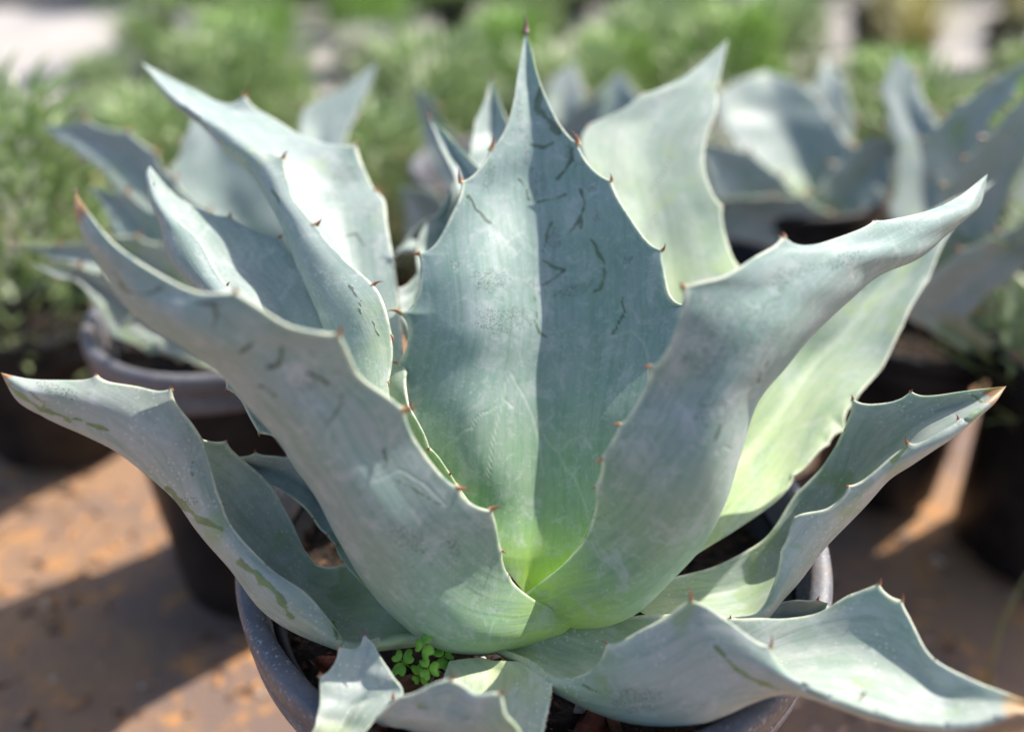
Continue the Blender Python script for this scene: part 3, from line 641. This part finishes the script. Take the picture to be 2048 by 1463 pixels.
# ------------------------------------------------------------------ small things in the front pot
SOILZ = RIM_Z-.045
MAT['clover'] = simple('clover_green', (.11, .30, .03), .5, (.22, .46, .05), 160)
MAT['bark'] = simple('bark_chip', (.24, .11, .05), .85, (.10, .045, .025), 90, .8, 300, .002)
MAT['redbark'] = simple('red_bark_chip', (.26, .07, .03), .8, (.12, .03, .02), 120, .6, 300, .002)
MAT['pebble'] = simple('perlite', (.62, .60, .56), .8, (.45, .42, .38), 200, .6, 500, .001)
MAT['drygrass'] = simple('dry_straw', (.45, .33, .18), .8, (.25, .15, .08), 100)

def trefoil(parent, O, c, r, tiltx, tilty, rot, name='leaflet'):
    R0 = r
    for k in range(3):
        r = R0*random.uniform(.72, 1.12); a0 = rot+k*2*math.pi/3; V = []; Fc = []; n = 18
        ux = Vector((math.cos(a0), math.sin(a0), 0)); uy = Vector((-math.sin(a0), math.cos(a0), 0))
        def pt(l, s_, lift):
            p = ux*l*r + uy*s_*r + Vector((0, 0, lift*r)); p = Vector((p.x, p.y, p.z+tiltx*p.x+tilty*p.y)); return (p.x+c[0], p.y+c[1], p.z+c[2])
        V.append(pt(.55, 0, -.08)); B = []
        for i in range(n):
            t = -math.pi+2*math.pi*i/n                       # heart outline, notch outwards
            l = .52-.50*math.cos(t)*(1 if abs(t) < 2.0 else 1)*-1; s_ = .50*math.sin(t)
            l = .55+.48*math.cos(t) - .26*math.exp(-(t/.36)**2) + .05; s_ = .52*math.sin(t)*(1+.18*math.cos(t))
            V.append(pt(max(.02, l), s_, .14*abs(s_)-.05*l))
        for i in range(n): Fc.append((0, 1+i, 1+(i+1) % n))
        ob = mesh_obj(name, V, Fc, MAT['clover'], parent, O)
        m = ob.modifiers.new('thick', 'SOLIDIFY'); m.thickness = .0003
def tube(name, pts, r0, r1, mat, parent=None, origin=None, n=6):
    P = [Vector(p) for p in pts]; V = []; Fc = []
    for i, p in enumerate(P):
        d = (P[min(i+1, len(P)-1)]-P[max(i-1, 0)]).normalized(); a = d.cross(Vector((.3, .2, 1))); a = a.normalized() if a.length > 1e-4 else Vector((1, 0, 0)); b = d.cross(a)
        r = r0+(r1-r0)*i/(len(P)-1)
        for j in range(n):
            t = 2*math.pi*j/n; V.append(p+a*math.cos(t)*r+b*math.sin(t)*r)
    for i in range(len(P)-1):
        for j in range(n): Fc.append((i*n+j, i*n+(j+1) % n, (i+1)*n+(j+1) % n, (i+1)*n+j))
    Fc.append(tuple(range(n))[::-1]); Fc.append(tuple(range((len(P)-1)*n, len(P)*n)))
    return mesh_obj(name, [tuple(v) for v in V], Fc, mat, parent, origin)
co = on_plane(858, 1345, SOILZ)
clo = empty('clover', co, 'small bright green clover sprouting from the soil below the front leaf', 'clover')
for (u, v, d, r, tx, ty, rot) in [(848, 1288, .450, .0062, .1, .7, 1.1), (803, 1320, .458, .0075, .25, .5, .3), (856, 1336, .450, .0066, -.3, .6, 2.2), (888, 1312, .466, .0064, -.2, .3, .4), (838, 1352, .462, .0052, -.3, .5, 1.9)]:
    c = at(u, v, d); trefoil(clo, co, c, r, tx, ty, rot)
    b = np.array(co)+np.array([random.uniform(-.004, .004), random.uniform(-.004, .004), -.003]); m_ = (c+b)/2+np.array([0, -.002, .003])
    tube('stem', [b, m_, c], .0006, .0004, MAT['clover'], clo, co)

def chunk(name, c, sx, sy, sz, rot, mat, label, cat, seed, tilt=0, group=None):
    bm = bmesh.new(); bmesh.ops.create_icosphere(bm, subdivisions=3, radius=1)
    for v in bm.verts:
        n = noise.noise(v.co*1.3+Vector((seed, 0, 0)))*.45+noise.noise(v.co*4+Vector((0, seed, 0)))*.18
        p = v.co*(1+n); p.x *= sx; p.y *= sy; p.z *= sz; v.co = p
    me = bpy.data.meshes.new(name); bm.to_mesh(me); bm.free(); me.materials.append(mat)
    for p in me.polygons: p.use_smooth = True
    o = link(bpy.data.objects.new(name, me)); o.location = c; o.rotation_euler = (tilt, 0, rot); return tag(o, label, cat, group)
chunk('bark_piece', on_plane(832, 1372, SOILZ+.008), .021, .008, .005, .15, MAT['bark'], 'brown strip of bark on the soil just below the clover', 'bark', 3)
chunk('bark_chip', on_plane(655, 1328, SOILZ+.006), .006, .007, .004, .9, MAT['redbark'], 'reddish bark chip in the dark soil near the left rim', 'bark', 9)
chunk('bark_chip', on_plane(792, 1440, SOILZ+.012), .010, .004, .004, .3, MAT['redbark'], 'reddish bark chip below the hooked bottom left leaf', 'bark', 5)
chunk('bark_chip', on_plane(1185, 1455, SOILZ+.004), .016, .008, .004, .9, MAT['redbark'], 'red brown bark chip on dark soil right of the flat grey leaf', 'bark', 12)
chunk('bark_chip', on_plane(1228, 1446, SOILZ+.007), .0035, .012, .002, .1, MAT['bark'], 'narrow upright wood splinter at the front of the soil', 'bark', 21)
chunk('perlite_grain', on_plane(1160, 1416, SOILZ+.006), .0032, .0026, .0026, .4, MAT['pebble'], 'largest round white grain on the soil below the low right leaf', 'pebble', 2)
chunk('perlite_grain', on_plane(966, 1318, SOILZ+.01), .0018, .0016, .0016, .4, MAT['pebble'], 'small white grain in the shade below the big front leaf', 'pebble', 4)
# crumbs of potting mix
crumb = []
bm = bmesh.new()
for k in range(2600):
    a = random.uniform(0, 6.283); r = (MR-.022)*math.sqrt(random.random()); s = random.uniform(.0008, .0028)
    x, y = MX+r*math.cos(a), MY+r*math.sin(a)
    q = [Vector((random.uniform(-1, 1), random.uniform(-1, 1), random.uniform(-.5, .7)))*s*(1+(i == 0)*1.2) for i in range(5)]
    b = [bm.verts.new((x+p.x, y+p.y, SOILZ+.002+p.z)) for p in q]
    for f in ((0, 1, 2), (0, 2, 3), (0, 3, 4), (1, 2, 4), (2, 3, 4), (0, 1, 4)): bm.faces.new([b[i] for i in f])
me = bpy.data.meshes.new('soil_crumbs'); bm.to_mesh(me); bm.free()
M = NT('crumbs'); o_ = M.obj(); c_ = M.mix(M.ramp(M.noise(o_, 230, 2), .42, .62), (.02, .014, .01), (.13, .06, .03)); c_ = M.mix(M.ramp(M.noise(o_, 330, 2), .66, .70), c_, (.4, .3, .2)); M.l(c_, M.p.inputs['Base Color']); M.p.inputs['Roughness'].default_value = .9
me.materials.append(M.m)
tag(link(bpy.data.objects.new('soil_crumbs', me)), kind='stuff')
for k, (u, v, du, dv, lab) in enumerate([(640, 1290, 45, 14, 'pale curl of dry straw beside the foot of the lower left leaf'), (862, 1362, 26, -14, 'dry straw lying across the bark strip below the clover')]):
    p0, p1 = on_plane(u, v, SOILZ+.014), on_plane(u+du, v+dv, SOILZ+.016); mid_ = (p0+p1)/2+np.array([0, .002, .004])
    tag(tube('straw', [p0, mid_, p1], .0009, .0005, MAT['drygrass']), lab, 'straw')

# ------------------------------------------------------------------ the smaller agaves behind, each in its own pot
POTH = RIM_Z-.012
def agave_at(u, v, d, label, group='smaller agaves behind'):
    c = at(u, v, d); c[2] = RIM_Z-.03
    return empty('agave', c, label, 'agave plant', group), c
p1 = at(450, 617, .79); pot(p1[0], p1[1], .120, POTH, 'smaller black pot behind the large agave to the left, rim half lit', 'smaller nursery pots', 72, .011)
e1, O1 = agave_at(450, 617, .79, 'smaller agave behind the large one to the left')
def bl(e, O, A, D, d, mat='mid', tr=.02, auto='both', **k):
    """A, D lists of points base to tip, d = (base, tip) distance"""
    n = len(A); st = []
    for i in range(n-1):
        f = i/(n-1); dd = d[0]+(d[1]-d[0])*f; st.append(IN(A[i], D[i], dd, tr=tr*(1-f)))
    st.append(TIP(*A[-1], d[1]))
    return leaf(e, O, st, mat, 60, 18, .005, wid=14, auto=auto, spines=k.pop('spines', True), **k)
bl(e1, O1, [(440, 640), (350, 500), (310, 440), (250, 385), (195, 330), (140, 290), (82, 252)], [(520, 600), (400, 420), (330, 350), (285, 290), (225, 262), (160, 250)], (.78, .80))
bl(e1, O1, [(470, 640), (385, 470), (345, 400), (348, 345), (372, 290), (385, 235), (395, 200)], [(640, 620), (580, 480), (560, 400), (520, 330), (480, 280), (430, 230)], (.80, .86))
bl(e1, O1, [(520, 620), (570, 440), (595, 330), (600, 270), (610, 225), (680, 180), (755, 125)], [(600, 620), (660, 440), (690, 330), (688, 290), (705, 235), (735, 180)], (.82, .90))
bl(e1, O1, [(420, 680), (330, 600), (270, 560), (200, 545), (130, 520), (70, 500), (28, 487)], [(430, 620), (330, 500), (270, 480), (215, 475), (160, 485), (95, 492)], (.74, .72), 'old')
bl(e1, O1, [(400, 720), (280, 690), (225, 660), (200, 610), (150, 560), (110, 548), (62, 528)], [(430, 660), (340, 600), (270, 580), (215, 560), (165, 540), (115, 532)], (.74, .70), 'old')
bl(e1, O1, [(440, 640), (350, 570), (300, 520), (245, 470), (215, 425), (195, 395), (172, 372)], [(480, 600), (400, 520), (340, 450), (300, 425), (260, 395), (215, 380)], (.76, .75))
bl(e1, O1, [(440, 740), (340, 700), (300, 680), (262, 668), (235, 660)], [(480, 680), (400, 640), (340, 610), (290, 610)], (.74, .70), 'old')

p2 = at(1830, 640, .95); pot(p2[0], p2[1], .090, p2[2]-.012, 'smaller black pot behind the large agave to the right, in shade', 'smaller nursery pots', 72, .011, rim='pot')  # rim takes the dark body colour, so its shade is painted in
e2, O2 = agave_at(1880, 640, .95, 'smaller agave behind the large one to the right, partly outside the picture')
bl(e2, O2, [(1900, 640), (1850, 560), (1800, 480), (1785, 420), (1800, 330), (1785, 250), (1770, 180), (1795, 100)], [(2000, 600), (1960, 480), (1930, 400), (1900, 330), (1880, 270), (1850, 215), (1830, 160)], (0.93, 1.01))
bl(e2, O2, [(1930, 640), (1890, 520), (1900, 420), (1860, 330), (1850, 290), (1920, 215), (1990, 160), (2070, 110)], [(2010, 620), (2000, 500), (1990, 400), (1970, 320), (1975, 250), (2010, 210), (2040, 160)], (0.89, 0.87), 'old')
bl(e2, O2, [(1900, 660), (1860, 560), (1850, 480), (1880, 400), (1930, 330), (1990, 260), (2060, 180)], [(1990, 660), (1980, 560), (1980, 480), (2010, 400), (2040, 330), (2070, 260)], (0.85, 0.79), 'old')
bl(e2, O2, [(1930, 700), (1850, 650), (1810, 625), (1850, 560), (1920, 510), (2000, 470), (2080, 430)], [(2000, 700), (1950, 660), (1930, 630), (1970, 590), (2010, 560), (2070, 510)], (0.85, 0.79), 'old')
bl(e2, O2, [(1960, 700), (1990, 560), (2020, 430), (2060, 300), (2110, 200)], [(2080, 700), (2100, 560), (2130, 430), (2130, 300)], (0.89, 0.91), 'old')

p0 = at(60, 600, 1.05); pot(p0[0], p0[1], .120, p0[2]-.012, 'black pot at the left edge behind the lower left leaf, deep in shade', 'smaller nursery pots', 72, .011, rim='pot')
p6 = at(2240, 700, .84); pot(p6[0], p6[1], .115, p6[2]-.012, 'black pot added mostly past the right edge to shade the ground', 'smaller nursery pots', 72, .011, rim='pot')  # pot added mostly out of frame; its shadow darkens the ground at right
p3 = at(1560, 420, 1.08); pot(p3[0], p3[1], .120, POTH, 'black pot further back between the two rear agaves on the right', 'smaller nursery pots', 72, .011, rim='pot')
e3, O3 = agave_at(1560, 420, 1.08, 'blurred agave further back, right of the broad sunlit leaf')
bl(e3, O3, [(1600, 450), (1520, 350), (1450, 250), (1440, 200), (1480, 160), (1530, 142)], [(1700, 460), (1740, 380), (1700, 290), (1650, 225), (1600, 170)], (1.05, 1.12), tr=.04)
bl(e3, O3, [(1560, 470), (1480, 440), (1430, 400), (1410, 330), (1395, 280)], [(1640, 440), (1560, 360), (1500, 310), (1440, 290)], (1.02, .98), 'old')
bl(e3, O3, [(1600, 520), (1480, 520), (1440, 460), (1440, 420), (1425, 400)], [(1680, 470), (1640, 420), (1580, 395), (1500, 395)], (.98, .92), 'old')
bl(e3, O3, [(1700, 470), (1760, 400), (1800, 330), (1830, 280)], [(1600, 430), (1680, 330), (1760, 280)], (1.0, 1.0), 'old')
bl(e3, O3, [(1560, 440), (1560, 340), (1590, 240), (1640, 150), (1650, 110)], [(1640, 440), (1680, 340), (1700, 240), (1680, 160)], (1.14, 1.2), 'mid')

p4 = at(1010, 350, 1.12); pot(p4[0], p4[1], .120, POTH, 'black pot further back hidden by the central leaf', 'smaller nursery pots', 72, .011)
e4, O4 = agave_at(1010, 350, 1.12, 'blurred agave further back, showing either side of the central leaf')
bl(e4, O4, [(960, 420), (900, 380), (870, 330), (850, 270), (840, 210), (828, 165)], [(1020, 400), (960, 330), (920, 290), (880, 240), (862, 200)], (1.08, 1.05), 'old')
bl(e4, O4, [(900, 520), (850, 520), (820, 480), (810, 420), (800, 370)], [(960, 450), (920, 420), (880, 400), (850, 380)], (1.0, .96), 'old')
bl(e4, O4, [(1060, 400), (1090, 330), (1120, 265), (1150, 220), (1212, 186)], [(1160, 400), (1180, 330), (1190, 280), (1200, 235)], (1.04, 1.0), 'old')
bl(e4, O4, [(1080, 350), (1085, 280), (1090, 220), (1100, 170), (1150, 120)], [(1180, 330), (1170, 270), (1165, 220), (1160, 170)], (1.16, 1.2), 'old')
bl(e4, O4, [(1150, 350), (1160, 260), (1190, 200), (1240, 140)], [(1300, 350), (1290, 260), (1270, 190)], (1.14, 1.16), 'mid')

p5 = at(1425, 610, .85); pot(p5[0], p5[1], .105, POTH, 'black pot added behind the sweeping right leaf to darken the gap', 'smaller nursery pots', 72, .011, rim='pot')  # extra pot body placed so the gap between the leaves looks dark
# ------------------------------------------------------------------ potted green plants in rows further back
def green(name, a, b):
    M = NT(name); o = M.obj(); r = M.n('ShaderNodeObjectInfo').outputs['Random']
    c = M.mix(M.ramp(M.noise(o, 25, 3), .35, .65), a, b); c = M.mix(M.math('MULTIPLY', r, .3), c, (.24, .26, .12))
    M.l(c, M.p.inputs['Base Color']); M.p.inputs['Roughness'].default_value = .38
    M.p.inputs['Transmission Weight'].default_value = 0
    tr = M.n('ShaderNodeBsdfTranslucent'); M.l(c, tr.inputs[0]); mx = M.n('ShaderNodeMixShader'); mx.inputs[0].default_value = .3
    M.l(M.p.outputs[0], mx.inputs[1]); M.l(tr.outputs[0], mx.inputs[2]); M.l(mx.outputs[0], M.out.inputs[0]); return M.m
MAT['green'] = green('shrub_leaf', (.20, .38, .06), (.31, .50, .13)); MAT['green2'] = green('shrub_leaf_dark', (.20, .33, .10), (.36, .47, .24)); MAT['silver'] = green('silvery_leaf', (.46, .50, .42), (.60, .60, .54)); MAT['straw'] = green('grass_blade', (.34, .36, .12), (.50, .42, .18))
def foliage_mesh(seed, n, R, Hh, L0, W0, mat, up=.3):
    rg = random.Random(seed); V = []; Fc = []
    for k in range(n):
        a = rg.uniform(0, 6.283); h = rg.random()**.7; r = R*math.sqrt(rg.random())*(1-.45*h*h)
        r *= 1+.35*noise.noise(Vector((math.cos(a)*1.5, math.sin(a)*1.5, h*2+seed)))
        c = Vector((r*math.cos(a), r*math.sin(a), Hh*h))
        d = Vector((math.cos(a)+rg.uniform(-.8, .8), math.sin(a)+rg.uniform(-.8, .8), up+rg.uniform(-.5, .9))).normalized()
        s = d.cross(Vector((0, 0, 1))).normalized(); u = s.cross(d); l = L0*rg.uniform(.6, 1.3); w_ = W0*rg.uniform(.6, 1.2); s = (s*math.cos(rg.uniform(-1, 1))+u*rg.uniform(-.6, .6)).normalized()
        b = len(V)
        V += [c, c+d*l*.35+s*w_, c+d*l*.35-s*w_, c+d*l*.75+s*w_*.7-u*l*.06, c+d*l*.75-s*w_*.7-u*l*.06, c+d*l-u*l*.16]
        Fc += [(b, b+1, b+2), (b+1, b+3, b+4, b+2), (b+3, b+5, b+4)]
    me = bpy.data.meshes.new('foliage'); me.from_pydata([tuple(v) for v in V], [], Fc); me.materials.append(mat); return me
def blade_mesh(seed, n, R, Hh, mat):
    rg = random.Random(seed); V = []; Fc = []
    for k in range(n):
        a = rg.uniform(0, 6.283); o_ = Vector((math.cos(a), math.sin(a), 0)); c = o_*rg.random()*.03; h = Hh*rg.uniform(.6, 1.1); out = R*rg.uniform(.3, 1.1); s = Vector((-o_.y, o_.x, 0))*.0035; b = len(V)
        for f in (0, .4, .75, 1):
            p = c+o_*out*f**1.8+Vector((0, 0, h*(1-(1-f)**2)*(1-.25*f*f))); V += [p+s*(1-f*.9), p-s*(1-f*.9)]
        for i in range(3): Fc.append((b+2*i, b+2*i+2, b+2*i+3, b+2*i+1))
    me = bpy.data.meshes.new('foliage'); me.from_pydata([tuple(v) for v in V], [], Fc); me.materials.append(mat); return me
FM = [foliage_mesh(s, 1100, .15, .30, .055, .0045, MAT['green'] if s % 2 else MAT['green2'], .9) for s in range(5)] + [foliage_mesh(9, 900, .14, .27, .05, .006, MAT['silver'], .6)]
GM = [blade_mesh(s, 160, .20, .34, MAT['straw']) for s in (11, 12)]
def small_pot_mesh():
    n = 28; prof = [(0, 0), (.055, 0), (.075, .13), (.082, .13), (.082, .15), (.076, .15), (.072, .13), (0, .13)]; V = []; Fc = []; m = len(prof)
    for i in range(n):
        a = 2*math.pi*i/n
        for r, z in prof: V.append((r*math.cos(a), r*math.sin(a), z))
    for i in range(n):
        for k in range(m-1): Fc.append((i*m+k, ((i+1) % n)*m+k, ((i+1) % n)*m+k+1, i*m+k+1))
    me = bpy.data.meshes.new('pot'); me.from_pydata(V, [], Fc); me.materials.append(MAT['pot']); return me
PM = small_pot_mesh()
SH = []
NUM = ['first', 'second', 'third', 'fourth', 'fifth', 'sixth', 'seventh', 'eighth', 'ninth', 'tenth', 'eleventh', 'twelfth', 'thirteenth']
def shrub(x, y, z, me, s, kind):
    SH.append(None)
    lab, cat, grp = {'g': ('blurred leafy green plant in a small black pot in the rows behind', 'potted plant', 'plants in rows behind'),
                     's': ('blurred clump of yellowish grass in a small pot at the back right', 'grass clump', 'yellowish grasses at the back right')}[kind]
    e = empty('potted_shrub' if kind == 'g' else 'grass_clump', (x, y, z), lab, cat, grp); e.scale = (s, s, s); e.rotation_euler.z = random.uniform(0, 6.28)
    SH[-1] = (e, x, y, kind)
    p = bpy.data.objects.new('pot', PM); link(p, e)
    f = bpy.data.objects.new('foliage', me); f.location = (0, 0, .12); link(f, e)
rg = random.Random(5)
rows_ = [(1.50, 6, .75), (1.78, 8, .7), (2.06, 9, .72), (2.40, 9, .75), (2.8, 9, .8), (3.2, 10, .9), (3.6, 10, 1.0), (4.1, 11, 1.35)]
for ri, (y, n, sc) in enumerate(rows_):
    half = (y*.848+.366)*.578+.12
    for i in range(n):
        x = -half+2*half*(i+.5+rg.uniform(-.16, .16))/n
        d_ = y*.848+.3; u = 1024+x/d_*F_PX
        if u < 120 and y > 2.2: continue
        if u < 230 and y > 3: continue
        if u < 300: sc_ = .5
        else: sc_ = sc*rg.uniform(.8, 1.25)
        if y > 2.3 and rg.random() < .04: continue
        z = (.03 if y < 3.68 else .022) if y > 2.3 else .006
        yy = y+rg.uniform(-.05, .05)
        if u > 1620 and y > 1.9: shrub(x, yy, z, rg.choice(GM), rg.uniform(.8, 1.05), 's')
        elif 1.45 < y < 1.6 and 1150 < u < 1900: continue
        else: shrub(x, yy, z, rg.choice(FM), sc_, 'g')
shrub(p6[0], p6[1], p6[2]-.17, FM[2], .85, 'g')  # plant added to the out-of-frame pot, deepening its ground shadow
shrub(p0[0], p0[1], p0[2]-.17, FM[0], .95, 'g')
for x, y, s in ((-.50, 1.22, .8), (-.78, 1.2, .7), (-.2, 1.25, .75), (.1, 1.5, .8), (.62, 1.35, .8), (.3, 1.32, .7)):
    shrub(x, y, .006, rg.choice(FM), s, 'g')
YS = [1.1, 1.4, 1.65, 1.92, 2.22, 2.6, 3.0, 3.4, 3.85, 9]; ROWN = ['just behind the pots', 'in the nearest row', 'in the second row back', 'in the third row back', 'in the fourth row back', 'in the fifth row back', 'in the sixth row back', 'in the seventh row back', 'in the row before the farthest', 'in the farthest row']
for r_ in range(10):
    lo = YS[r_-1] if r_ else 0
    for kd, nm in (('g', 'blurred leafy green potted plant'), ('s', 'blurred yellowish grass clump')):
        q = sorted([t for t in SH if lo <= t[2] < YS[r_] and t[3] == kd], key=lambda t: t[1])
        for i_, t in enumerate(q): t[0]['label'] = '%s %s, %s from the left' % (nm, ROWN[r_], NUM[i_]) if len(q) > 1 else '%s %s, the only one there' % (nm, ROWN[r_])
# pale low stones beyond the rows, and one thin grass blade in front right
g0 = on_plane(1965, 1400, .01); g1 = at(2075, 1110, .80)
tag(tube('wild_grass', [g0, (np.array(g0)*.5+g1*.5)+np.array([-.01, 0, .01]), g1], .0022, .0008, MAT['straw']), 'single thin green grass blade rising at the right edge', 'grass blade')

# litter of bark and gravel on the ground between the pots
rg = random.Random(3); bm = bmesh.new()
for k in range(2600):
    y = rg.uniform(.25, 2.1); x = rg.uniform(-1, 1)*(.25+y*.62); s_ = rg.uniform(.0018, .0065)*(1 if rg.random() < .93 else 2.2); a = rg.uniform(0, 6.28)
    ca, sa = math.cos(a), math.sin(a); lz = .012+s_*.3
    zz = .012*noise.noise(Vector((x*4, y*4, 0)))+.006*noise.noise(Vector((x*15, y*15, 3)))
    q = []
    for (px_, py_, pz_) in ((-1.6, -.5, 0), (1.5, -.6, .1), (1.8, .5, 0), (-1.3, .6, .2), (.1, 0, .7)):
        X = px_*s_*rg.uniform(.7, 1.2); Y = py_*s_*rg.uniform(.7, 1.3); q.append(bm.verts.new((x+X*ca-Y*sa, y+X*sa+Y*ca, zz+.0006+pz_*s_)))
    for f in ((0, 1, 4), (1, 2, 4), (2, 3, 4), (3, 0, 4)): bm.faces.new([q[i] for i in f])
me = bpy.data.meshes.new('ground_litter'); bm.to_mesh(me); bm.free()
M = NT('litter'); o_ = M.obj(); c_ = M.mix(M.ramp(M.noise(o_, 60, 2), .42, .60), (.12, .07, .05), (.50, .26, .12)); c_ = M.mix(M.ramp(M.noise(o_, 85, 2), .60, .66), c_, (.55, .48, .40)); M.l(c_, M.p.inputs['Base Color']); M.p.inputs['Roughness'].default_value = .9
me.materials.append(M.m); tag(link(bpy.data.objects.new('ground_litter', me)), kind='stuff')
